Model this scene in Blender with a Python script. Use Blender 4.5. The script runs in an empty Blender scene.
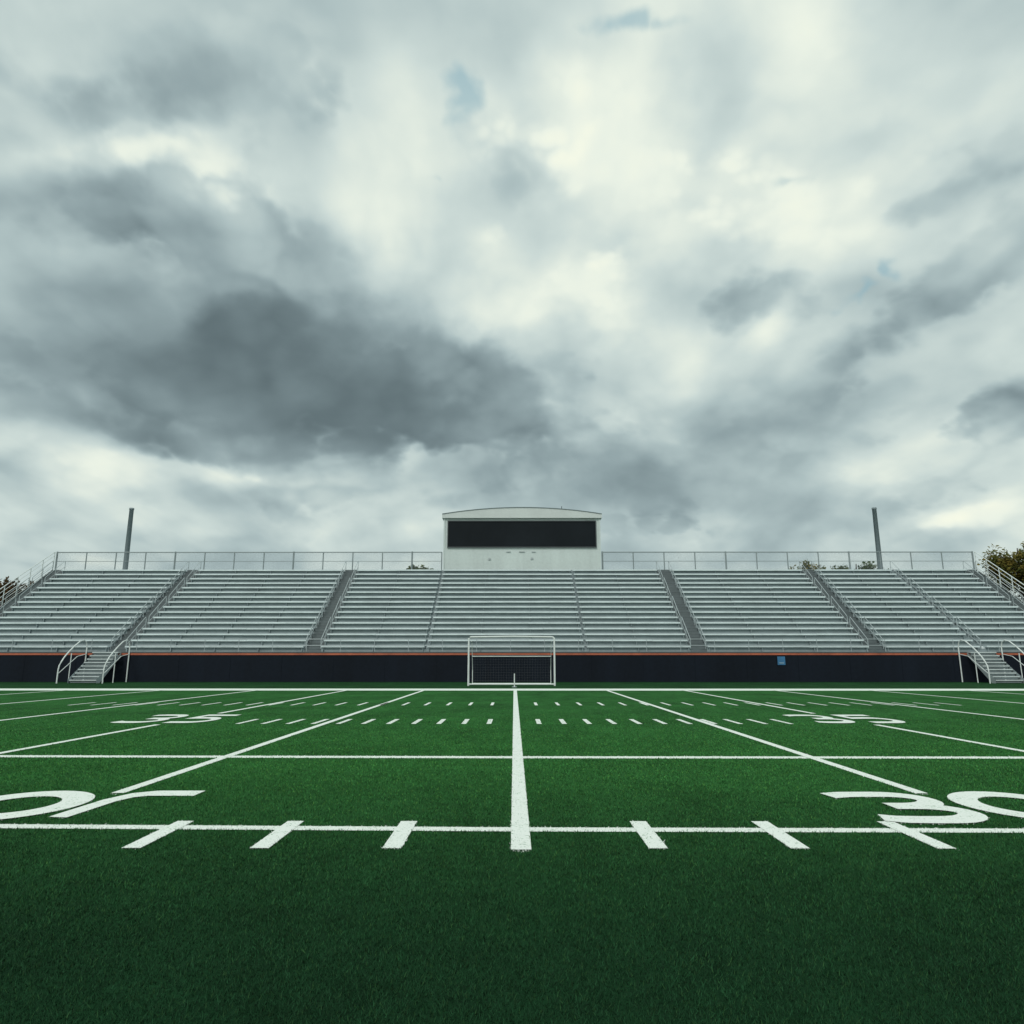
import bpy, math, random
import numpy as np
from mathutils import Vector
random.seed(7); rng=np.random.default_rng(7)
scene=bpy.context.scene
scene.view_settings.view_transform='Standard'
scene.view_settings.look='None'
scene.view_settings.exposure=0
COL=scene.collection

# ------------------------------------------------------------ helpers
class MB:
    def __init__(s): s.v=[]; s.f=[]; s.m=[]
    def poly(s,pts,m=0):
        i=len(s.v); s.v+= [tuple(p) for p in pts]; s.f.append(tuple(range(i,i+len(pts)))); s.m.append(m)
    def box(s,x0,x1,y0,y1,z0,z1,m=0):
        i=len(s.v)
        s.v+=[(x0,y0,z0),(x1,y0,z0),(x1,y1,z0),(x0,y1,z0),(x0,y0,z1),(x1,y0,z1),(x1,y1,z1),(x0,y1,z1)]
        for q in ((0,3,2,1),(4,5,6,7),(0,1,5,4),(1,2,6,5),(2,3,7,6),(3,0,4,7)):
            s.f.append(tuple(i+k for k in q)); s.m.append(m)
    def tube(s,pts,r,n=7,m=0):
        pts=[Vector(p) for p in pts]; rings=[]
        for k,p in enumerate(pts):
            if k==0: t=pts[1]-pts[0]
            elif k==len(pts)-1: t=pts[-1]-pts[-2]
            else: t=(pts[k+1]-p).normalized()+(p-pts[k-1]).normalized()
            t.normalize()
            a=Vector((0,0,1)) if abs(t.z)<0.9 else Vector((1,0,0))
            u=t.cross(a).normalized(); w=t.cross(u)
            rr=r[k] if isinstance(r,(list,tuple)) else r
            i=len(s.v)
            for j in range(n):
                an=2*math.pi*j/n
                s.v.append(tuple(p+u*(math.cos(an)*rr)+w*(math.sin(an)*rr)))
            rings.append(i)
        for a,b in zip(rings,rings[1:]):
            for j in range(n):
                s.f.append((a+j,a+(j+1)%n,b+(j+1)%n,b+j)); s.m.append(m)
        s.f.append(tuple(rings[0]+j for j in range(n))); s.m.append(m)
        s.f.append(tuple(rings[-1]+j for j in reversed(range(n)))); s.m.append(m)
    def make(s,name,mats,parent=None,smooth=False):
        me=bpy.data.meshes.new(name); me.from_pydata(s.v,[],s.f)
        for mt in (mats if isinstance(mats,list) else [mats]): me.materials.append(mt)
        me.polygons.foreach_set('material_index',s.m)
        if smooth: me.polygons.foreach_set('use_smooth',[True]*len(s.f))
        me.update()
        o=bpy.data.objects.new(name,me); COL.objects.link(o)
        if parent: o.parent=parent
        return o
def empty(name,loc,label,cat,group=None):
    o=bpy.data.objects.new(name,None); o.location=loc; COL.objects.link(o)
    o['label']=label; o['category']=cat
    if group: o['group']=group
    return o
def attach(child,parent):
    child.parent=parent
    child.location=-Vector(parent.location)
    return child

class NT:
    def __init__(s,tree): s.t=tree; s.n=tree.nodes; s.l=tree.links
    def node(s,t,**k):
        n=s.n.new(t)
        for a,b in k.items(): setattr(n,a,b)
        return n
    def put(s,sock,v):
        if isinstance(v,bpy.types.NodeSocket): s.l.new(v,sock)
        elif v is not None: sock.default_value=v
    def math(s,op,a,b=None,c=None,clamp=False):
        n=s.node('ShaderNodeMath',operation=op); n.use_clamp=clamp
        s.put(n.inputs[0],a); s.put(n.inputs[1],b)
        if c is not None: s.put(n.inputs[2],c)
        return n.outputs[0]
    def vm(s,op,a,b=None,out=0):
        n=s.node('ShaderNodeVectorMath',operation=op)
        s.put(n.inputs[0],a)
        if op=='SCALE': s.put(n.inputs['Scale'],b)
        elif b is not None: s.put(n.inputs[1],b)
        return n.outputs['Value'] if op in('LENGTH','DOT_PRODUCT','DISTANCE') else n.outputs[0]
    def noise(s,vec,scale,detail=4,rough=.5,dist=0,color=False):
        n=s.node('ShaderNodeTexNoise'); s.put(n.inputs['Vector'],vec)
        n.inputs['Scale'].default_value=scale; n.inputs['Detail'].default_value=detail
        n.inputs['Roughness'].default_value=rough; n.inputs['Distortion'].default_value=dist
        return n.outputs['Color' if color else 'Fac']
    def mr(s,v,a,b,c=0.,d=1.,smooth=False):
        n=s.node('ShaderNodeMapRange')
        if smooth: n.interpolation_type='SMOOTHSTEP'
        s.put(n.inputs[0],v)
        for i,x in enumerate((a,b,c,d)): s.put(n.inputs[1+i],x)
        return n.outputs[0]
    def mix(s,f,a,b):
        n=s.node('ShaderNodeMix',data_type='RGBA'); s.put(n.inputs[0],f)
        s.put(n.inputs[6],a); s.put(n.inputs[7],b); return n.outputs[2]

def material(name):
    m=bpy.data.materials.new(name); m.use_nodes=True
    nt=NT(m.node_tree); b=m.node_tree.nodes['Principled BSDF']
    return m,nt,b
def simple(name,col,rough=.6,metal=0.,var=.18,scale=1.5,bump=0.,streak=False,spec=.5):
    m,nt,b=material(name)
    geo=nt.node('ShaderNodeNewGeometry').outputs['Position']
    v=geo
    if streak: v=nt.vm('MULTIPLY',geo,(1.,1.,.12))
    n=nt.noise(v,scale,3,.6)
    n2=nt.noise(geo,scale*9,2,.6)
    f=nt.math('ADD',nt.mr(n,.3,.7,0,.7),nt.mr(n2,.3,.7,0,.3))
    lo=tuple(c*(1-var) for c in col); hi=tuple(min(1,c*(1+var)) for c in col)
    nt.put(b.inputs['Base Color'],nt.mix(f,(*lo,1),(*hi,1)))
    b.inputs['Metallic'].default_value=metal
    b.inputs['Specular IOR Level'].default_value=spec
    nt.put(b.inputs['Roughness'],nt.mr(n,.3,.7,max(.05,rough-.08),min(1,rough+.08)))
    if bump:
        bp=nt.node('ShaderNodeBump'); bp.inputs['Strength'].default_value=bump; bp.inputs['Distance'].default_value=.02
        nt.put(bp.inputs['Height'],n2); nt.put(b.inputs['Normal'],bp.outputs[0])
    return m

# ------------------------------------------------------------ world + cloud dome
W=bpy.data.worlds.new('World'); scene.world=W; W.use_nodes=True
nt=NT(W.node_tree); W.node_tree.nodes.clear()
sky=nt.node('ShaderNodeTexSky'); sky.sky_type='NISHITA'; sky.sun_disc=False
sky.sun_elevation=math.radians(42); sky.sun_rotation=math.radians(202)
bg=nt.node('ShaderNodeBackground'); nt.l.new(sky.outputs[0],bg.inputs[0]); bg.inputs[1].default_value=.10
out=nt.node('ShaderNodeOutputWorld'); nt.l.new(bg.outputs[0],out.inputs[0])

PERM=np.random.default_rng(21).permutation(512).astype(np.int64)
GR=np.random.default_rng(5).normal(size=(512,3)); GR/=np.linalg.norm(GR,axis=1)[:,None]
PT=np.random.default_rng(8).uniform(0,1,size=(512,3))
def perlin(p):
    i=np.floor(p).astype(np.int64); f=p-i
    u=f*f*f*(f*(f*6-15)+10); r=0
    for dx in (0,1):
        for dy in (0,1):
            for dz in (0,1):
                h=PERM[(PERM[(PERM[(i[:,0]+dx)&511]+i[:,1]+dy)&511]+i[:,2]+dz)&511]
                g=GR[h]
                d=(g[:,0]*(f[:,0]-dx)+g[:,1]*(f[:,1]-dy)+g[:,2]*(f[:,2]-dz))
                w=(u[:,0] if dx else 1-u[:,0])*(u[:,1] if dy else 1-u[:,1])*(u[:,2] if dz else 1-u[:,2])
                r=r+d*w
    return r
def worley(p):
    # rounded lobes: smooth minimum of the distances to scattered points
    i=np.floor(p).astype(np.int64); f=p-i; acc=np.zeros(len(p))
    for dx in (-1,0,1):
        for dy in (-1,0,1):
            for dz in (-1,0,1):
                h=PERM[(PERM[(PERM[(i[:,0]+dx)&511]+i[:,1]+dy)&511]+i[:,2]+dz)&511]
                c=PT[h]
                d2=(c[:,0]+dx-f[:,0])**2+(c[:,1]+dy-f[:,1])**2+(c[:,2]+dz-f[:,2])**2
                acc+=np.exp(-14*d2)
    return 1+np.log(acc+1e-6)/14*2.2
def fbm(p,o,g=.5):
    r=0;a=1;s=0
    for k in range(o):
        r=r+a*perlin(p*(2.03**k)+k*17.3); s+=a*a; a*=g
    return r/math.sqrt(s)*1.25
def puffs(p,o=4,g=.55):
    r=0;a=1;s=0
    for k in range(o):
        r=r+a*(worley(p*(2.15**k)+k*9.7)-.62); s+=a; a*=g
    return r/s*1.9
def sstep(a,b,x):
    t=np.clip((x-a)/(b-a),0,1); return t*t*(3-2*t)
def sky_dome():
    az=np.radians(np.concatenate([np.arange(-180,-47,3.5),np.arange(-47,47.01,.12),np.arange(49.5,180.1,3.5)]))
    el=np.radians(np.concatenate([np.arange(-4,60,.12),np.arange(61,90.1,2.9),[90.]]))
    A,E=np.meshgrid(az,el)
    sh=A.shape; a=A.ravel(); e=E.ravel()
    d=np.stack([np.sin(a)*np.cos(e),np.cos(a)*np.cos(e),np.sin(e)],1)
    zc=np.maximum(d[:,2],0)
    q=d/((zc+.36)**.75)[:,None]
    warp=np.stack([fbm(q*1.8+11,2),fbm(q*1.8+37,2),fbm(q*1.8+71,2)],1)
    w3=np.stack([fbm(q*9+1,4),fbm(q*9+27,4),fbm(q*9+51,4)],1)
    qw=q+warp*.04+w3*.009
    up=np.array([.0,.0,-.035])
    fA=fbm(qw*2.3,7,.52); fA2=fbm((qw+up*1.6)*2.3,4,.45); fA3=fbm(qw*2.3,4,.45)
    fB=fbm(qw*3.3+60,7,.56)
    fC=fbm(qw*5.0+20,6,.55); fC2=fbm((qw+up*.8)*5.0+20,3,.5); fC3=fbm(qw*5.0+20,3,.5)
    fD=fbm(qw*3.0+130,7,.52)
    WA=puffs(qw*3.4+3); WA2=puffs((qw+up)*3.4+3,2); WA3=puffs(qw*3.4+3,2)
    WB=puffs(qw*6.0+40); WB2=puffs((qw+up*.7)*6.0+40,2); WB3=puffs(qw*6.0+40,2)
    # long streaks that run away towards the horizon (wind-drawn cloud layer)
    zz=(zc+.10)[:,None]
    pl=d[:,:2]/zz
    hz=np.stack([pl[:,0]*1.9,pl[:,1]*.45,a*0+3.3],1)+warp*.35+w3*.06
    st=fbm(hz,5,.52)
    # chart of the front half of the sky: tangent plane raised 11.6 degrees
    p=math.radians(11.616); f=d[:,1]*math.cos(p)+d[:,2]*math.sin(p)
    g=np.maximum(f,.05)
    U=d[:,0]/g*720; Vv=(d[:,2]*math.cos(p)-d[:,1]*math.sin(p))/g*720
    front=np.clip((f-.1)/.2,0,1)
    Uw=U+warp[:,0]*40+fC*18; Vw=Vv+warp[:,2]*26+WA*14+fB*14
    D=[
    (-200,152,250,85,-8,.42),(-90,92,160,48,-6,.36),(-430,135,200,65,-6,.34),(-210,210,150,45,10,.12),
    (-400,295,210,50,-8,.30),(-480,340,120,60,0,.10),(-340,56,220,20,-10,.24),(-440,460,280,100,-10,.26),(-280,400,130,60,-20,.14),
    (8,305,50,85,-30,.24),(60,240,60,50,0,.10),(-75,265,36,70,-35,.18),
    (190,460,40,120,-12,.24),(230,215,120,52,0,.27),(285,85,140,40,6,.28),(330,150,60,50,0,.14),
    (445,318,130,26,25,.26),(450,225,140,30,32,.26),(370,150,70,24,40,.14),(488,98,46,26,0,.34),(500,490,140,60,0,.18),
    (250,5,240,36,0,.28),(-150,4,200,18,0,.16),(110,45,90,36,0,.14)]
    Lb=[(-100,385,110,150,-10,.18),(-190,290,100,40,-15,.26),(95,420,90,150,0,.46),(50,225,60,34,0,.30),(-20,265,36,26,0,.16),
    (120,185,50,30,0,.30),(185,150,60,40,0,.22),(290,305,85,55,0,.40),(300,470,60,80,0,.24),(390,400,150,60,15,.24),(340,260,70,34,0,.16),
    (150,110,60,40,0,.16),(268,186,22,18,0,.38),(-495,345,60,20,0,.24),(-345,325,50,24,0,.22),(-410,365,80,22,0,.14),(-450,252,90,20,0,.18),
    (-440,40,140,20,-5,.24),(-260,36,90,16,-8,.34),(-130,6,110,10,0,.10),(-430,-20,160,22,0,.06),
    (478,-15,80,22,8,.50),(400,40,80,34,10,.08)]
    def field_(L):
        T=np.zeros(len(a))
        for (bu,bv,ru,rv,t,am) in L:
            c,s=math.cos(math.radians(t)),math.sin(math.radians(t))
            x=(Uw-bu)*c+(Vw-bv)*s; y=-(Uw-bu)*s+(Vw-bv)*c
            T+=am*np.exp(-((x/ru)**2+(y/rv)**2))
        return T*front
    TD=field_(D); TL=field_(Lb)
    hor=1-.2*np.clip(1-e/.14,0,1)
    sf=sstep(-.3,.4,fbm(q*3+90,2))
    V=.735+.58*TL-.34*TD+hor*(.20*fA+.13*st+.08*WA+.20*(fA3-fA2))
    def layer(V,dn,soft,amax,Vn):
        al=sstep(0,1,dn/soft)*amax
        return V*(1-al)+Vn*al
    V=layer(V,TD*1.2-TL*1.0+hor*(.38*WB+.50*fB+.24*st)+.02,.32+.40*sf,.72,
        .59+.45*TL-.36*TD+.10*WB+.24*(WB3-WB2)+.12*fC+.05*st)
    V=layer(V,TD*1.6-TL*.9+hor*(.34*WA+.40*fD+.12*st)-.24,.30+.40*sf,.84,
        .48-.32*np.clip(TD,0,.75)+.10*WA+.20*(WA3-WA2)+.09*fC+.05*st)
    V=layer(V,TL*1.5-TD*.55+.42*WB+.45*fA+.15*st-.24,.38+.3*sf,.66,
        .94+.10*WB+.30*(WB3-WB2)+.08*fC)
    V=layer(V,TD*.5-TL*.4+.45*fC+.3*fD+.3*st-.06,.55,.34,V-.16)
    V=V+.12*(fC3-fC2)*(.4+.6*(1-sf))+.06*np.clip((e-1.1)/.3,0,1)
    xs=[.0,.16,.3,.45,.6,.75,.9,1.05]
    cr=[.080,.128,.190,.288,.425,.60,.82,.95]
    cg=[.114,.176,.255,.375,.530,.70,.885,.975]
    cb=[.126,.191,.273,.392,.535,.672,.785,.81]
    C=np.stack([np.interp(V,xs,c_) for c_ in (cr,cg,cb)],1)
    H=np.zeros(len(a))
    hu=U+fC*44+WB*30+w3[:,0]*12; hv=Vv+fB*44+WA*20+w3[:,2]*12
    for (bu,bv,ru,rv,am) in [(-60,420,19,20,1),(86,505,26,14,1),(361,229,15,17,1),(326,192,14,10,.8),(262,299,18,8,.5),(-105,310,11,7,.35),(118,500,18,9,.6)]:
        H=np.maximum(H,am*np.clip(1.6-np.hypot((hu-bu)/ru,(hv-bv)/rv),0,1.3)/1.3)
    H=(H*H*(3-2*H)*.66*front)[:,None]
    C=C*(1-H)+np.array([.28,.46,.53])*H
    R=1400.
    co=(d*R).astype(np.float32)
    me=bpy.data.meshes.new('sky'); nv=len(a); me.vertices.add(nv); me.vertices.foreach_set('co',co.ravel())
    I=np.arange(nv).reshape(sh)
    F=np.stack([I[:-1,:-1],I[:-1,1:],I[1:,1:],I[1:,:-1]],-1).reshape(-1,4)[:, ::-1]
    me.loops.add(F.size); me.loops.foreach_set('vertex_index',np.ascontiguousarray(F.ravel(),dtype=np.int32))
    me.polygons.add(len(F)); me.polygons.foreach_set('loop_start',np.arange(0,F.size,4,dtype=np.int32))
    me.update(calc_edges=True)
    ca=np.ones((nv,4),np.float32); ca[:,:3]=C
    at=me.color_attributes.new('cloud','FLOAT_COLOR','POINT'); at.data.foreach_set('color',ca.ravel())
    m=bpy.data.materials.new('overcast_cloud'); m.use_nodes=True; nt=NT(m.node_tree); nt.n.clear()
    an=nt.node('ShaderNodeAttribute'); an.attribute_name='cloud'
    em=nt.node('ShaderNodeEmission'); nt.l.new(an.outputs['Color'],em.inputs[0]); em.inputs[1].default_value=1.
    o=nt.node('ShaderNodeOutputMaterial'); nt.l.new(em.outputs[0],o.inputs[0])
    try: m.cycles.emission_sampling='NONE'
    except Exception as ex: print(ex)
    me.materials.append(m)
    ob=bpy.data.objects.new('sky',me); COL.objects.link(ob)
    ob.visible_shadow=False   # the sun lamp shines through the cloud layer
    ob['kind']='structure'; ob['label']='overcast sky of heavy grey and white clouds'; ob['category']='sky'
sky_dome()

sun=bpy.data.lights.new('sun','SUN'); sun.energy=1.5; sun.angle=math.radians(16); sun.color=(1,.985,.95)
so=bpy.data.objects.new('sun',sun); COL.objects.link(so)
dv=Vector((.28,.70,-.68)); so.rotation_euler=dv.to_track_quat('-Z','Y').to_euler()

# ------------------------------------------------------------ materials
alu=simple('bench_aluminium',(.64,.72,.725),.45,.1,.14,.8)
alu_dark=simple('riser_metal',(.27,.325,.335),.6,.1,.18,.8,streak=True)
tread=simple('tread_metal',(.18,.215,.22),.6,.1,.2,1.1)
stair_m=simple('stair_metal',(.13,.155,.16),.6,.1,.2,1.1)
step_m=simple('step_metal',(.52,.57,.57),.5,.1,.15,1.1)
white_metal=simple('white_painted_metal',(.70,.74,.72),.45,0,.1,2)
galv=simple('galvanised_steel',(.40,.45,.46),.45,.2,.15,2)
post_m=simple('grey_fence_steel',(.24,.28,.285),.5,.1,.15,2)
net_m=simple('grey_net_cord',(.16,.18,.19),.8)
pole_m=simple('weathered_steel_pole',(.20,.245,.26),.55,.1,.2,1,streak=True)
wall_m=simple('dark_wall_pad',(.0085,.012,.019),.75,0,.35,.5,.1,streak=True,spec=.12)
seam_m=simple('wall_seam',(.006,.009,.014),.8,spec=.1)
stripe_m=simple('orange_trim',(.44,.115,.06),.6,0,.3,1)
cap_m=simple('concrete_cap',(.10,.11,.115),.8,0,.2,1)
siding_m=simple('pale_siding',(.54,.60,.58),.6,0,.14,.5,streak=True)
roof_m=simple('roof_metal',(.56,.60,.58),.5,0,.08,.5)
roof_edge=simple('roof_edge_metal',(.14,.17,.18),.5,0,.1,.5)
glass_m=simple('dark_window_glass',(.007,.010,.013),.4,0,.25,.4,spec=.15)
frame_m=simple('window_frame',(.07,.08,.085),.5)
fix_m=simple('grey_fixture',(.38,.42,.42),.5)
blue_m=simple('blue_sign_face',(.035,.15,.30),.5)
black_m=simple('dark_fixture',(.05,.055,.06),.6)
bark=simple('bark',(.07,.05,.035),.9,0,.3,3,.5)

GREEN_IN=(.034,.150,.036); GREEN_DARK=(.0100,.047,.018)  # dark green: painted vignette-like foreground darkening, plus grass past far sideline
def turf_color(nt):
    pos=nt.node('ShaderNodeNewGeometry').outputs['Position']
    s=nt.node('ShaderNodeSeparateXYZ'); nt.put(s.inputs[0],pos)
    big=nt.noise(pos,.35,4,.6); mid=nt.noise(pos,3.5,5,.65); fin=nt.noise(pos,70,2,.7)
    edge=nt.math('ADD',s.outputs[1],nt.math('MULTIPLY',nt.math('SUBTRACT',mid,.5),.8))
    turf_fade=nt.math('MULTIPLY',nt.mr(edge,3.2,11.5,0,1,True),nt.mr(s.outputs[1],41.,39.,.25,1,True))  # near ramp paints the foreground darkening into the turf; far ramp is darker grass
    c=nt.mix(turf_fade,(*GREEN_DARK,1),(*GREEN_IN,1))
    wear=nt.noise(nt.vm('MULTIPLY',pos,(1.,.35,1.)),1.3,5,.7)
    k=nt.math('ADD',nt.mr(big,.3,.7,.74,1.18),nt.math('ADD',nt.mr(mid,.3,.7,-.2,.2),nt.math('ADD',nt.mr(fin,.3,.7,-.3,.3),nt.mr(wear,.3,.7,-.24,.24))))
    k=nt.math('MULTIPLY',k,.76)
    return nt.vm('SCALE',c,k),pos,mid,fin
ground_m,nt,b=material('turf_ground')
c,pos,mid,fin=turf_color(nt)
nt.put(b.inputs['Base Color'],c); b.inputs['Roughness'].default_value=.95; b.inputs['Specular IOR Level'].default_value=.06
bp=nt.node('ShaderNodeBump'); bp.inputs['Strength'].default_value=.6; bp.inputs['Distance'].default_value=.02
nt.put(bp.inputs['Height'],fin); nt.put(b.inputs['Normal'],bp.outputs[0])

paint_m,nt,b=material('field_paint')
c,pos,mid,fin=turf_color(nt)
f=nt.math('ADD',nt.math('MULTIPLY',nt.noise(pos,45,2,.7),.7),nt.math('MULTIPLY',nt.noise(pos,5,3,.6),.3))
nt.put(b.inputs['Base Color'],nt.mix(nt.mr(f,.33,.43,0,1),nt.vm('SCALE',c,3.2),(.80,.84,.79,1)))
b.inputs['Roughness'].default_value=.85; b.inputs['Specular IOR Level'].default_value=.15

# ------------------------------------------------------------ ground
mb=MB(); mb.poly([(-1390,-1390,0),(1390,-1390,0),(1390,1390,0),(-1390,1390,0)])
ground=mb.make('ground',ground_m); ground['kind']='structure'
ground['label']='green turf ground stretching out around the stadium'; ground['category']='ground'
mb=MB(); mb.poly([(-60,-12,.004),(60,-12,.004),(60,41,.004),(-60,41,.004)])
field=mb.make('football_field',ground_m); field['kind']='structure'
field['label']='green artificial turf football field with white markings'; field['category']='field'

STROKES=[]
def strip(mb,pts,w,z,sx,sy,ox,oy,closed=False):
    n=len(pts); L=[];R=[]
    for i,(px,py) in enumerate(pts):
        if closed: a=pts[(i-1)%n]; c=pts[(i+1)%n]
        else: a=pts[max(i-1,0)]; c=pts[min(i+1,n-1)]
        def nrm(p,q):
            dx,dy=q[0]-p[0],q[1]-p[1]; l=math.hypot(dx,dy) or 1; return (-dy/l,dx/l)
        n1=nrm(a,(px,py)) if (a!=(px,py)) else None
        n2=nrm((px,py),c) if (c!=(px,py)) else None
        if n1 is None: n1=n2
        if n2 is None: n2=n1
        mx,my=n1[0]+n2[0],n1[1]+n2[1]; l=math.hypot(mx,my) or 1; mx/=l;my/=l
        k=w/2/max(.5,mx*n1[0]+my*n1[1])
        L.append((ox+sx*(px+mx*k),oy+sy*(py+my*k),z)); R.append((ox+sx*(px-mx*k),oy+sy*(py-my*k),z))
    m=n if closed else n-1
    for i in range(m):
        j=(i+1)%n; mb.poly([R[i],R[j],L[j],L[i]])
def mark(name,polys,w,z=.008,sx=1,sy=1,ox=0,oy=0,near=True):
    mb=MB()
    for k,(pts,closed) in enumerate(polys):
        strip(mb,pts,w,z+.002*k,sx,sy,ox,oy,closed)
        if near: STROKES.append((pts+[pts[0]] if closed else pts,w,sx,sy,ox,oy,closed))
    o=mb.make(name,paint_m); o.parent=field
    return o
CX=.056
mark('near_sideline',[([(-14,7.26),(0,6.92),(14,6.80)],False)],.16,.008)
mark('field_line',[([(-30,12.2),(0,11.82),(30,11.75)],False)],.24,.008)
mark('far_sideline',[([(-60,38.4),(60,38.0)],False)],2.4,.008,near=False)
mark('yard_line',[([(CX,6.2),(CX,37.3)],False)],.165,.012)
for s in (-1,1):
    for k,xx in enumerate((4.59,8.45,13.0,17.8,22.6,27.4)):
        if k==1:
            mark('yard_line',[([(s*xx+CX,10.),(s*xx+CX,17.6)],False),([(s*xx+CX,21.2),(s*xx+CX,37.3)],False)],.15,.012)
        else:
            mark('yard_line',[([(s*xx+CX,8.7 if k==0 else 10.),(s*xx+CX,37.3)],False)],.15,.012)
for xx in (-3.1,-2.06,-.99,1.165,2.31,3.49):
    mark('hash_mark',[([(xx,6.24),(xx,7.24)],False)],.155,.012)
xx=-6.6
while xx<6.7:
    if abs(xx-CX)>.15: mark('hash_mark',[([(xx,17.8),(xx,19.2)],False)],.115,.012,near=False)
    xx+=.6
xx=-15.
while xx<15.1:
    if abs(xx-CX)>.2: mark('hash_mark',[([(xx,25.0),(xx,26.6)],False)],.10,.012,near=False)
    xx+=.75
def arc(cx,cy,rx,ry,a0,a1,n=14):
    return [(cx+rx*math.cos(math.radians(a0+(a1-a0)*i/n)),cy+ry*math.sin(math.radians(a0+(a1-a0)*i/n))) for i in range(n+1)]
zero=[(arc(.5,.5,.38,.40,0,360,40)[:-1],True)]
three=[([(.04,.86),(.22,.905),(.42,.91)]+arc(.56,.708,.31,.202,90,-90,14)+[(.38,.506)],False),
       ([(.38,.494)]+arc(.56,.292,.34,.202,90,-90,14)+[(.40,.09),(.20,.10),(.06,.15)],False)]
five=[([(.92,.90),(.16,.90),(.14,.56),(.5,.58)]+arc(.52,.34,.34,.24,90,-90,12)+[(.06,.10)],False)]
seven=[([(.98,.90),(.42,.90),(.24,.82),(.14,.62),(.10,.08)],False)]
T=.205
mark('yard_number',three,T*.94,.016,1.16,1.62,3.46,7.14)
mark('yard_number',zero,T,.016,1.30,1.60,4.66,7.20)
mark('yard_number',zero,T*1.05,.016,1.38,1.60,-5.90,7.20)
mark('yard_number',seven,T,.016,.94,1.56,-4.50,7.26)
for ox in (-9.86,7.36):
    mark('yard_number',three,.17,.016,1.08,2.8,ox,17.95,near=False)
    mark('yard_number',five,.17,.016,1.08,2.8,ox+1.30,17.95,near=False)

def grass():
    N=820000
    Y=np.exp(rng.uniform(math.log(2.6),math.log(30),N))
    keep=rng.uniform(0,1,N)<np.clip(1.25-(Y-8)/22,0,1)
    Y=Y[keep]; N=len(Y)
    X=rng.uniform(-1,1,N)*(.86*Y+1.2)
    def noise2(x,y):
        p=np.stack([x,y,x*0+.5],1); return perlin(p)*1.5+perlin(p*2.7+9)*.8
    white=np.zeros(N,bool)
    jx=X+rng.normal(0,.006,N); jy=Y+rng.normal(0,.009,N)
    for (pts,w,sx,sy,ox,oy,closed) in STROKES:
        gx=(jx-ox)/sx; gy=(jy-oy)/sy
        ns=len(pts)-1
        for si,(a,b_) in enumerate(zip(pts,pts[1:])):
            dx,dy=b_[0]-a[0],b_[1]-a[1]; L2=dx*dx+dy*dy
            if L2==0: continue
            t=((gx-a[0])*dx+(gy-a[1])*dy)/L2
            tc_=np.clip(t,0,1)
            d=np.hypot(gx-a[0]-tc_*dx,gy-a[1]-tc_*dy)
            ok=(d<w/2)
            if not closed and si==0: ok&=(t>-.005)
            if not closed and si==ns-1: ok&=(t<1.005)
            white|=ok
    fade=np.clip(1.15-(Y-9)/25,.45,1)
    H=rng.uniform(.014,.030,N)*(1-.25*white)*fade; Wd=.0018*(Y/3.2)*rng.uniform(.7,1.4,N)
    Wd=np.minimum(Wd,.012)
    an=rng.uniform(0,2*math.pi,N); lean=rng.normal(0,.010,(N,2))
    wx=np.cos(an)*Wd; wy=np.sin(an)*Wd
    co=np.zeros((N,3,3),np.float32)
    co[:,0,0]=X-wx; co[:,0,1]=Y-wy; co[:,0,2]=.003
    co[:,1,0]=X+wx; co[:,1,1]=Y+wy; co[:,1,2]=.003
    co[:,2,0]=X+lean[:,0]; co[:,2,1]=Y+lean[:,1]; co[:,2,2]=H
    t=np.clip((Y+.3*noise2(X,Y)-3.2)/8.3,0,1); t=t*t*(3-2*t)  # blades take the same painted foreground darkening
    g=np.array(GREEN_DARK)[None]*(1-t[:,None])+np.array(GREEN_IN)[None]*t[:,None]
    k=(1.24+.20*noise2(X*.9,Y*.9)+.16*noise2(X*4,Y*4))*rng.uniform(.5,1.65,N)
    yel=rng.uniform(0,1,N)<.14
    col=g*k[:,None]; col[yel]*=np.array([2.0,1.3,1.1])
    wv=np.array([.86,.90,.85])[None]*rng.uniform(.8,1.08,N)[:,None]
    worn=rng.uniform(0,1,N)<.05
    col=np.where((white&~worn)[:,None],wv,col)
    ca=np.ones((N,3,4),np.float32); ca[:,:,:3]=col[:,None,:]
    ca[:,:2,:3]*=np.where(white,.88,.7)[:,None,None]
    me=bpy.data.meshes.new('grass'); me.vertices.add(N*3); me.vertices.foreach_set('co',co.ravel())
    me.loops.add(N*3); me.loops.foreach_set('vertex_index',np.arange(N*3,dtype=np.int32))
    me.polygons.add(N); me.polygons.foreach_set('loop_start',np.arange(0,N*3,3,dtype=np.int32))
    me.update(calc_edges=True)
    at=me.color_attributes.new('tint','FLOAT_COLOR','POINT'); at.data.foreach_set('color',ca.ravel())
    m,nt,b=material('grass_blade')
    a=nt.node('ShaderNodeAttribute'); a.attribute_name='tint'
    nt.put(b.inputs['Base Color'],a.outputs['Color']); b.inputs['Roughness'].default_value=.75; b.inputs['Specular IOR Level'].default_value=.15
    me.materials.append(m)
    o=bpy.data.objects.new('grass',me); COL.objects.link(o)
    o['kind']='stuff'; o['label']='short green turf blades, white where painted'; o['category']='grass'
grass()

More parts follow.
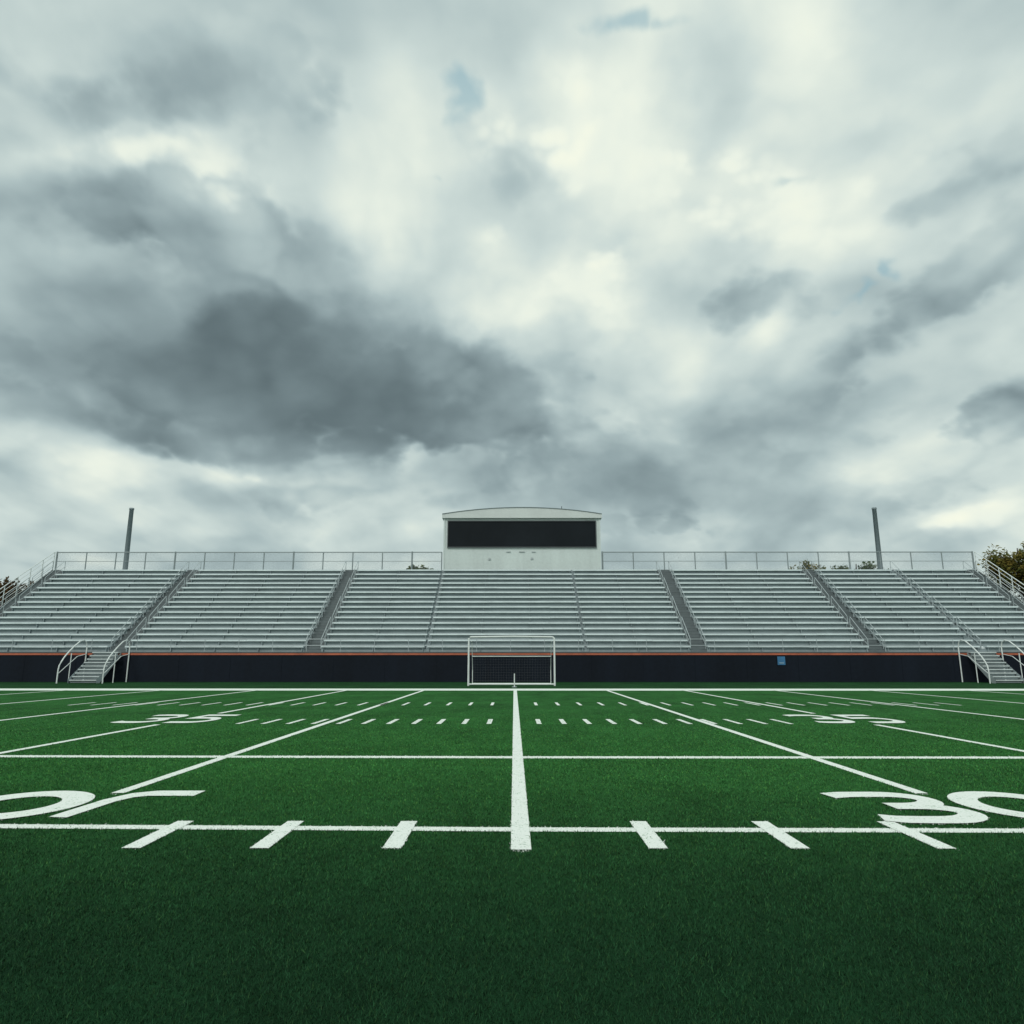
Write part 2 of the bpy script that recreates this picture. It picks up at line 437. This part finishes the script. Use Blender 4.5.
# ------------------------------------------------------------ front wall
WY=51.3; WT=2.05; XE=41.2
wall=empty('stadium_wall',(0,WY,0),'dark padded wall with orange trim below the bleachers','wall')
mb=MB(); mb.box(-XE-12,XE+12,WY,WY+.25,0,WT-.21,0)
x_=-XE-11
while x_<XE+12:
    mb.box(x_-.012,x_+.012,WY-.008,WY-.002,.05,WT-.24,1); x_+=3.6
attach(mb.make('wall_panel',[wall_m,seam_m]),wall)
mb=MB(); mb.box(-XE-12,XE+12,WY-.03,WY+.25,WT-.208,WT-.06)
attach(mb.make('trim_stripe',stripe_m),wall)
mb=MB(); mb.box(-XE-12,XE+12,WY-.06,WY+.3,WT-.058,WT+.02)
attach(mb.make('coping',cap_m),wall)
sg=empty('wall_sign',(18.6,WY-.05,1.45),'small square blue sign on the dark wall','sign')
mb=MB(); mb.box(18.35,18.88,WY-.06,WY-.02,1.16,1.74,0); attach(mb.make('sign_face',blue_m),sg)
mb=MB(); mb.box(18.45,18.78,WY-.07,WY-.062,1.26,1.34,0); attach(mb.make('sign_marking',simple('sign_pale',(.2,.32,.42))),sg)

# ------------------------------------------------------------ bleachers
R0=52.4; RUN=.72; RISE=.453; NR=16; Z0=2.05
ZT=Z0+NR*RISE; YT=R0+NR*RUN
stand=empty('bleachers',(0,R0,0),'long tiered aluminium bleachers above a dark wall','bleachers')
aisles=[(-40.5,.6),(-28.4,.6),(-14.4,.6),(-6.3,.07),(5.1,.07),(13.2,.6),(25.9,.6),(33.4,.22),(40.4,.6)]
edges=[]
prev=aisles[0][0]+aisles[0][1]
for (ax,hw) in aisles[1:]:
    edges.append((prev,ax-hw)); prev=ax+hw
mb=MB(); mb.box(-XE,XE,WY+.31,R0,Z0-.14,Z0-.01); attach(mb.make('walkway',tread),stand)
for (a,b_) in edges:
    mb=MB()
    for i in range(NR):
        y0=R0+i*RUN; z0=Z0+i*RISE
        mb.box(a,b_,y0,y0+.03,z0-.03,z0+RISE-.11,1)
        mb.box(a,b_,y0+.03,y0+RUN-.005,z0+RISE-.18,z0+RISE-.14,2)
        xa=a+.02
        while xa<b_-.05:
            xb=min(b_-.02,xa+random.choice((3.6,4.2,4.8)))
            if b_-xb<1: xb=b_-.02
            dz=random.uniform(-.008,.008); dy=random.uniform(-.012,.012)
            mb.box(xa,xb-.012,y0-.20+dy,y0-.04,z0+RISE-.12+dz,z0+RISE-.005+dz,0)
            mb.box(xa,xb-.012,y0-.03,y0+.20,z0+RISE-.10,z0+RISE-.002+dz,0)
            xa=xb
        n=max(2,int((b_-a)/3))
        for k in range(n+1):
            xb=a+.15+(b_-a-.3)*k/n
            mb.box(xb-.02,xb+.02,y0-.14,y0-.004,z0-.02,z0+RISE-.13,1)
    attach(mb.make('seating_section',[alu,alu_dark,tread]),stand)
for (ax,hw) in aisles:
    mb=MB()
    for i in range(NR*2):
        y0=R0+i*RUN/2; z0=Z0+i*RISE/2
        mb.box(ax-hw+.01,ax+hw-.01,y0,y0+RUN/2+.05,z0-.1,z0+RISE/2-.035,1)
        mb.box(ax-hw+.01,ax+hw-.01,y0-.02,y0+RUN/2-.03,z0+RISE/2-.034,z0+RISE/2,0)
    st=attach(mb.make('aisle_stair',[stair_m,stair_m] if hw>.3 else [alu_dark,alu_dark]),stand)
    if hw<.2: continue
    sides=(-hw+.06,hw-.06) if hw>.5 else (0,)
    for sdx in sides:
        mb=MB(); X=ax+sdx
        hgt=1.0
        for s0 in range(0,NR,4):
            p0=(R0+s0*RUN+.1,Z0+s0*RISE); p1=(R0+(s0+3.6)*RUN,Z0+(s0+3.6)*RISE)
            mb.tube([(X,p0[0],p0[1]),(X,p0[0],p0[1]+hgt-.1),(X,p0[0]+.12,p0[1]+hgt),(X,p1[0]-.1,p1[1]+hgt),(X,p1[0],p1[1]+hgt-.15),(X,p1[0],p1[1])],.026)
            mb.tube([(X,p0[0],p0[1]+hgt*.5),(X,p1[0],p1[1]+hgt*.5)],.018)
            pm=((p0[0]+p1[0])/2,(p0[1]+p1[1])/2)
            mb.tube([(X,pm[0],pm[1]),(X,pm[0],pm[1]+hgt)],.022)
        h=mb.make('handrail',galv); h.parent=st
for X in (-XE,XE):
    mb=MB()
    for hh in (.15,.55,.95,1.35,1.7):
        mb.tube([(X,R0,Z0+hh),(X,YT,ZT+hh)],.035 if hh>1.6 else .022)
    for i in range(0,NR+1,2):
        mb.tube([(X,R0+i*RUN,Z0+i*RISE-.2),(X,R0+i*RUN,Z0+i*RISE+1.7)],.035)
    attach(mb.make('guard_rail',white_metal),stand)
    mb=MB(); s=.1 if X>0 else -.1
    mb.poly([(X+s,R0,0),(X+s,YT,0),(X+s,YT,ZT),(X+s,R0,Z0)]); mb.box(X-.04,X+.04,YT,YT+.1,0,ZT)
    attach(mb.make('end_panel',alu_dark),stand)
mb=MB(); segs=[(-XE,-29.9),(-26.7,31.0),(34.2,XE)]
for (a,b_) in segs:
    for hh in (.45,.9): mb.tube([(a,WY+.45,Z0+hh),(b_,WY+.45,Z0+hh)],.018)
    n=int((b_-a)/2.4)
    for k in range(n+1):
        xx=a+(b_-a)*k/n; mb.tube([(xx,WY+.45,Z0-.1),(xx,WY+.45,Z0+.9)],.02)
attach(mb.make('front_rail',galv),stand)
mb=MB(); mb.box(-XE,XE,YT,YT+1.2,ZT-.2,ZT-.02); mb.box(-XE,XE,YT+1.2,YT+1.3,0,ZT-.02)
attach(mb.make('rear_walkway',alu_dark),stand)

link_m,nt,b=material('chain_link')
pos=nt.node('ShaderNodeNewGeometry').outputs['Position']
s_=nt.node('ShaderNodeSeparateXYZ'); nt.put(s_.inputs[0],pos)
def dia(sign):
    u=nt.math('ADD',s_.outputs[0],nt.math('MULTIPLY',s_.outputs[2],sign))
    u=nt.math('FRACT',nt.math('MULTIPLY',u,9.))
    return nt.math('LESS_THAN',u,.08)
mask=nt.math('MAXIMUM',dia(1.),dia(-1.))
tr=nt.node('ShaderNodeBsdfTransparent'); mx=nt.node('ShaderNodeMixShader')
nt.put(mx.inputs[0],mask); nt.l.new(tr.outputs[0],mx.inputs[1]); nt.l.new(b.outputs[0],mx.inputs[2])
b.inputs['Base Color'].default_value=(.22,.26,.27,1); b.inputs['Metallic'].default_value=.2
nt.l.new(mx.outputs[0],nt.n['Material Output'].inputs[0])
FY=YT+.35; FT=ZT+1.72
for (a,b_) in ((-XE,-6.5),(7.95,XE)):
    fe=empty('chain_link_fence',((a+b_)/2,FY,ZT),'tall chain link safety fence along the top row','fence','fences along the top of the bleachers')
    n=round((b_-a)/2.75)
    for k in range(n+1):
        xx=a+(b_-a)*k/n; mb=MB(); r=.075 if k%4==0 else .05
        mb.tube([(xx,FY,ZT-.1),(xx,FY,FT+(.06 if k%4==0 else 0))],r,8); attach(mb.make('fence_post',post_m),fe)
    for zz_ in (FT,ZT+.12,ZT+.9):
        mb=MB(); mb.tube([(a,FY,zz_),(b_,FY,zz_)],.045 if zz_==FT else .022,8); attach(mb.make('fence_rail',post_m),fe)
    mb=MB(); mb.poly([(a,FY+.06,ZT),(b_,FY+.06,ZT),(b_,FY+.06,FT),(a,FY+.06,FT)]); attach(mb.make('fence_mesh',link_m),fe)

# ------------------------------------------------------------ press box
BX0,BX1,BY0,BY1=-6.35,7.8,YT+.1,YT+5
ZB=ZT-.1; ZE=14.05
pb=empty('press_box',(.7,BY0,ZB),'white press box with shallow arched roof and dark window band','press box')
mb=MB(); mb.box(BX0,BX1,BY0,BY1,ZB,ZE,0)
x_=BX0+1.2
while x_<BX1-.2:
    mb.box(x_-.015,x_+.015,BY0-.018,BY0-.002,ZB,11.35,0); x_+=1.2
for xx in (BX0,BX1-.14): mb.box(xx,xx+.14,BY0-.05,BY0-.002,ZB,ZE-.02,0)
attach(mb.make('wall',[siding_m]),pb)
mb=MB(); n=20; pr=[]
rx0,rx1=BX0-.14,BX1+.14
def rz(t): return 14.42+.60*(1-(2*t-1)**2)
for k in range(n+1):
    t=k/n; pr.append((rx0+(rx1-rx0)*t,rz(t)))
ya,yb=BY0-.22,BY1+.3
for (xa,za),(xb,zb_) in zip(pr,pr[1:]):
    mb.poly([(xa,ya,ZE+.02),(xb,ya,ZE+.02),(xb,ya,zb_),(xa,ya,za)],0)
    mb.poly([(xb,yb,ZE+.02),(xa,yb,ZE+.02),(xa,yb,za),(xb,yb,zb_)],0)
    mb.poly([(xa,ya-.05,za+.05),(xb,ya-.05,zb_+.05),(xb,yb+.05,zb_+.05),(xa,yb+.05,za+.05)],1)
    mb.poly([(xa,ya-.05,za),(xb,ya-.05,zb_),(xb,ya-.05,zb_+.05),(xa,ya-.05,za+.05)],1)
    mb.poly([(xa,ya-.05,za),(xa,ya,za),(xb,ya,zb_),(xb,ya-.05,zb_)],1)
mb.poly([(rx0,ya,ZE+.02),(rx0,yb,ZE+.02),(rx1,yb,ZE+.02),(rx1,ya,ZE+.02)],0)
for xx in (rx0,rx1): mb.poly([(xx,ya,ZE+.02),(xx,yb,ZE+.02),(xx,yb,14.45),(xx,ya,14.45)],0)
roof=attach(mb.make('roof',[roof_m,roof_edge]),pb)
mb=MB(); mb.tube([(4.4,BY0+1,14.6),(4.4,BY0+1,15.4)],.03)
a_=mb.make('roof_antenna',black_m); a_.parent=roof
mb=MB(); mb.box(5.6,6.1,BY0+1,BY0+1.4,14.6,15.0)
a_=mb.make('roof_vent',black_m); a_.parent=roof
WX0,WX1,WZ0,WZ1=BX0+.42,BX1-.45,11.45,13.78
mb=MB(); mb.box(WX0,WX1,BY0-.04,BY0-.003,WZ0,WZ1)
wn=attach(mb.make('window',glass_m),pb)
mb=MB(); e=.07
mb.box(WX0-e,WX1+e,BY0-.12,BY0-.003,WZ1,WZ1+e); mb.box(WX0-e,WX1+e,BY0-.16,BY0-.003,WZ0-e,WZ0)
mb.box(WX0-e,WX0,BY0-.12,BY0-.003,WZ0,WZ1); mb.box(WX1,WX1+e,BY0-.12,BY0-.003,WZ0,WZ1)
f_=mb.make('window_frame',frame_m); f_.parent=wn
for xx,zz_,w_,h_ in ((-.5,11.0,.4,.06),(.7,11.0,.5,.06),(1.75,11.0,.35,.06),(-2.2,10.35,.2,.16),(1.6,10.4,.22,.16)):
    mb=MB(); mb.box(xx-w_/2,xx+w_/2,BY0-.08,BY0-.035,zz_-h_/2,zz_+h_/2)
    attach(mb.make('wall_fixture',fix_m),pb)

# ------------------------------------------------------------ poles
for xx in (-36.4,34.2):
    p=empty('steel_pole',(xx,67.,0),'bare grey steel pole standing behind the bleachers','pole','poles behind the bleachers')
    mb=MB(); mb.tube([(xx,67,0),(xx,67,9),(xx,67,15.55)],[.26,.235,.19],12); mb.tube([(xx,67,0),(xx,67,.12)],.5,12)
    attach(mb.make('pole_shaft',pole_m,smooth=True),p)
    mb=MB(); mb.tube([(xx,67,15.53),(xx,67,15.67)],[.23,.21],12); attach(mb.make('pole_cap',pole_m),p)

# ------------------------------------------------------------ access stairs
for cx in (-28.4,32.5):
    s0=empty('access_stair',(cx,49,0),'white metal stair with hooped handrails against the dark wall','stairs','stairs up to the bleachers')
    n=9; ya_,yb_=48.6,51.2
    mb=MB()
    for i in range(n):
        y0=ya_+(yb_-ya_)*i/n; z1=WT*(i+1)/n
        mb.box(cx-.9,cx+.9,y0-.03,y0+(yb_-ya_)/n+.01,z1-.07,z1,0)
        mb.box(cx-.85,cx+.85,y0+.05,y0+.07,z1-.20,z1-.08,1)
    attach(mb.make('step',[step_m,tread]),s0)
    for sx_ in (-1,1):
        mb=MB(); X=cx+sx_*.95
        mb.poly([(X,ya_-.1,0),(X,ya_+.3,0),(X,yb_,WT-.25),(X,yb_,WT),(X,ya_-.1,.25)]); attach(mb.make('stringer',galv),s0)
        mb=MB(); X=cx+sx_*1.5
        top=[(X-sx_*0,ya_-.35,0),(X,ya_-.35,.85),(X,ya_-.28,1.15),(X,ya_-.1,1.4)]
        for k in range(1,6):
            t=k/6; top.append((X,ya_-.1+t*(yb_-ya_-1.1),1.4+1.2*t**.8))
        top+=[(X,yb_-.9,2.76),(X,yb_-.45,2.86),(X,yb_-.12,2.72),(X,yb_,2.4),(X,yb_,0)]
        mb.tube(top,.042,8)
        mb.tube([(X,ya_-.35,.6),(X,yb_-1,1.75),(X,yb_,1.9)],.022,8)
        mb.tube([(X,ya_+.9,0),(X,ya_+.9,1.95)],.03,8)
        attach(mb.make('handrail',white_metal),s0)

# ------------------------------------------------------------ goal
gy=44.; g0,g1=-2.72,2.42; gh=2.86
gl=empty('goal_frame',(-.15,gy,0),'white tubular goal frame with net on the turf','goal')
mb=MB(); r=.058
mb.tube([(g0,gy,0),(g0,gy,gh-.1),(g0+.1,gy,gh)],r,10); mb.tube([(g1,gy,0),(g1,gy,gh-.1),(g1-.1,gy,gh)],r,10)
mb.tube([(g0+.09,gy,gh),(0,gy,gh+.03),(g1-.09,gy,gh)],.048,10)
mb.tube([(g0,gy,.09),(g1,gy,.09)],.045,10)
attach(mb.make('front_frame',white_metal),gl)
mb=MB(); gb=gy+1.6
for X in (g0+.15,g1-.15):
    mb.tube([(X,gy,gh-.25),(X,gy+.7,gh-.35),(X,gb,.9),(X,gb,.08)],.022,8)
    mb.tube([(X,gy,.08),(X,gb,.08)],.022,8)
mb.tube([(g0+.15,gy+1.12,1.72),(g1-.15,gy+1.12,1.72)],.028,8)
mb.tube([(g0+.15,gb,.08),(g1-.15,gb,.08)],.03,8)
attach(mb.make('rear_frame',white_metal),gl)
mb=MB(); nn=30
for k in range(nn+1):
    X=g0+.15+(g1-g0-.3)*k/nn
    mb.tube([(X,gy+1.12,1.7),(X,gb,.9),(X,gb,.1)],.0016,4)
for t in np.linspace(.1,1.7,11):
    yy=gb if t<.9 else gb-(t-.9)/.8*.48
    mb.tube([(g0+.15,yy,t),(g1-.15,yy,t)],.0016,4)
attach(mb.make('net',net_m),gl)
mk=empty('field_marker',(0,42,0),'short white marker post on a base at the sideline','marker')
mb=MB(); mb.tube([(0.02,41.8,.03),(0.02,41.8,.75)],[.035,.03],10); attach(mb.make('post',white_metal),mk)
mb=MB(); mb.tube([(.02,41.8,.005),(.02,41.8,.03)],[.16,.13],12); attach(mb.make('base',galv),mk)

# ------------------------------------------------------------ trees
def leaf_mat(name,c1,c2):
    m,nt,b=material(name)
    pos=nt.node('ShaderNodeNewGeometry').outputs['Position']
    nt.put(b.inputs['Base Color'],nt.mix(nt.mr(nt.noise(pos,.9,3,.6),.35,.65),(*c1,1),(*c2,1)))
    b.inputs['Roughness'].default_value=.9; b.inputs['Specular IOR Level'].default_value=.1; return m
lm=[leaf_mat('autumn_leaves',(.05,.08,.02),(.18,.13,.028)),leaf_mat('green_leaves',(.035,.06,.02),(.085,.10,.03)),leaf_mat('russet_leaves',(.035,.035,.015),(.10,.055,.024))]
def tree(x,y,h,r,mat,label):
    t=empty('tree',(x,y,0),label,'tree')
    mb=MB(); mb.tube([(x,y,0),(x+.1,y,h*.35),(x-.1,y+.1,h*.7),(x,y,h*.9)],[.35,.27,.16,.05],9)
    for k in range(9):
        a=k*2.4; z0=h*(.35+.05*k); l=r*.7
        mb.tube([(x,y,z0),(x+math.cos(a)*l*.5,y+math.sin(a)*l*.5,z0+l*.35),(x+math.cos(a)*l,y+math.sin(a)*l,min(h*.93,z0+l*.6))],[.12,.07,.02],6)
    attach(mb.make('trunk',bark),t)
    mb=MB(); cz=h-r*1.0
    for c in range(60):
        a=random.uniform(0,6.28); e=random.uniform(-.9,.95); rr=random.uniform(.3,.8)*r
        q=math.sqrt(max(.05,1-e*e))
        cc=(x+math.cos(a)*rr*q,y+math.sin(a)*rr*q,cz+e*rr)
        cr=random.uniform(.16,.32)*r
        for l in range(150):
            d=Vector((random.gauss(0,1),random.gauss(0,1),random.gauss(0,1))).normalized()*cr*random.uniform(.3,1.05)
            p=Vector(cc)+d; u=Vector((random.gauss(0,1),random.gauss(0,1),random.gauss(0,1))).normalized(); w=u.orthogonal().normalized()
            s=random.uniform(.12,.24)
            mb.poly([p-u*s,p+w*s*.6,p+u*s,p-w*s*.6])
    attach(mb.make('crown',mat),t)
tree(59.2,84,16.0,4.2,lm[0],'autumn tree with orange and yellow-green leaves beyond the stand')
tree(66,88,15.6,5,lm[1],'dull green tree beyond the stand')
tree(-61,86,12.2,4.2,lm[2],'russet tree beyond the end of the stand')
tree(-69,90,12.6,4.6,lm[1],'dull green tree beyond the stand')
tree(42,88,14.5,4.6,lm[1],'dull green tree showing through the fence')
tree(37.5,90,14.6,4.6,lm[0],'olive and orange tree showing through the fence')
tree(-12.6,92,14.0,3.4,lm[1],'dull green tree showing through the fence')

# ------------------------------------------------------------ camera
cam=bpy.data.cameras.new('camera'); co=bpy.data.objects.new('camera',cam); COL.objects.link(co)
co.location=(0,0,1.5); co.rotation_euler=(math.radians(90+11.616),0,math.radians(.16))
cam.sensor_width=36; cam.lens=720/1024*36; cam.clip_end=5000; cam.clip_start=.05
scene.camera=co
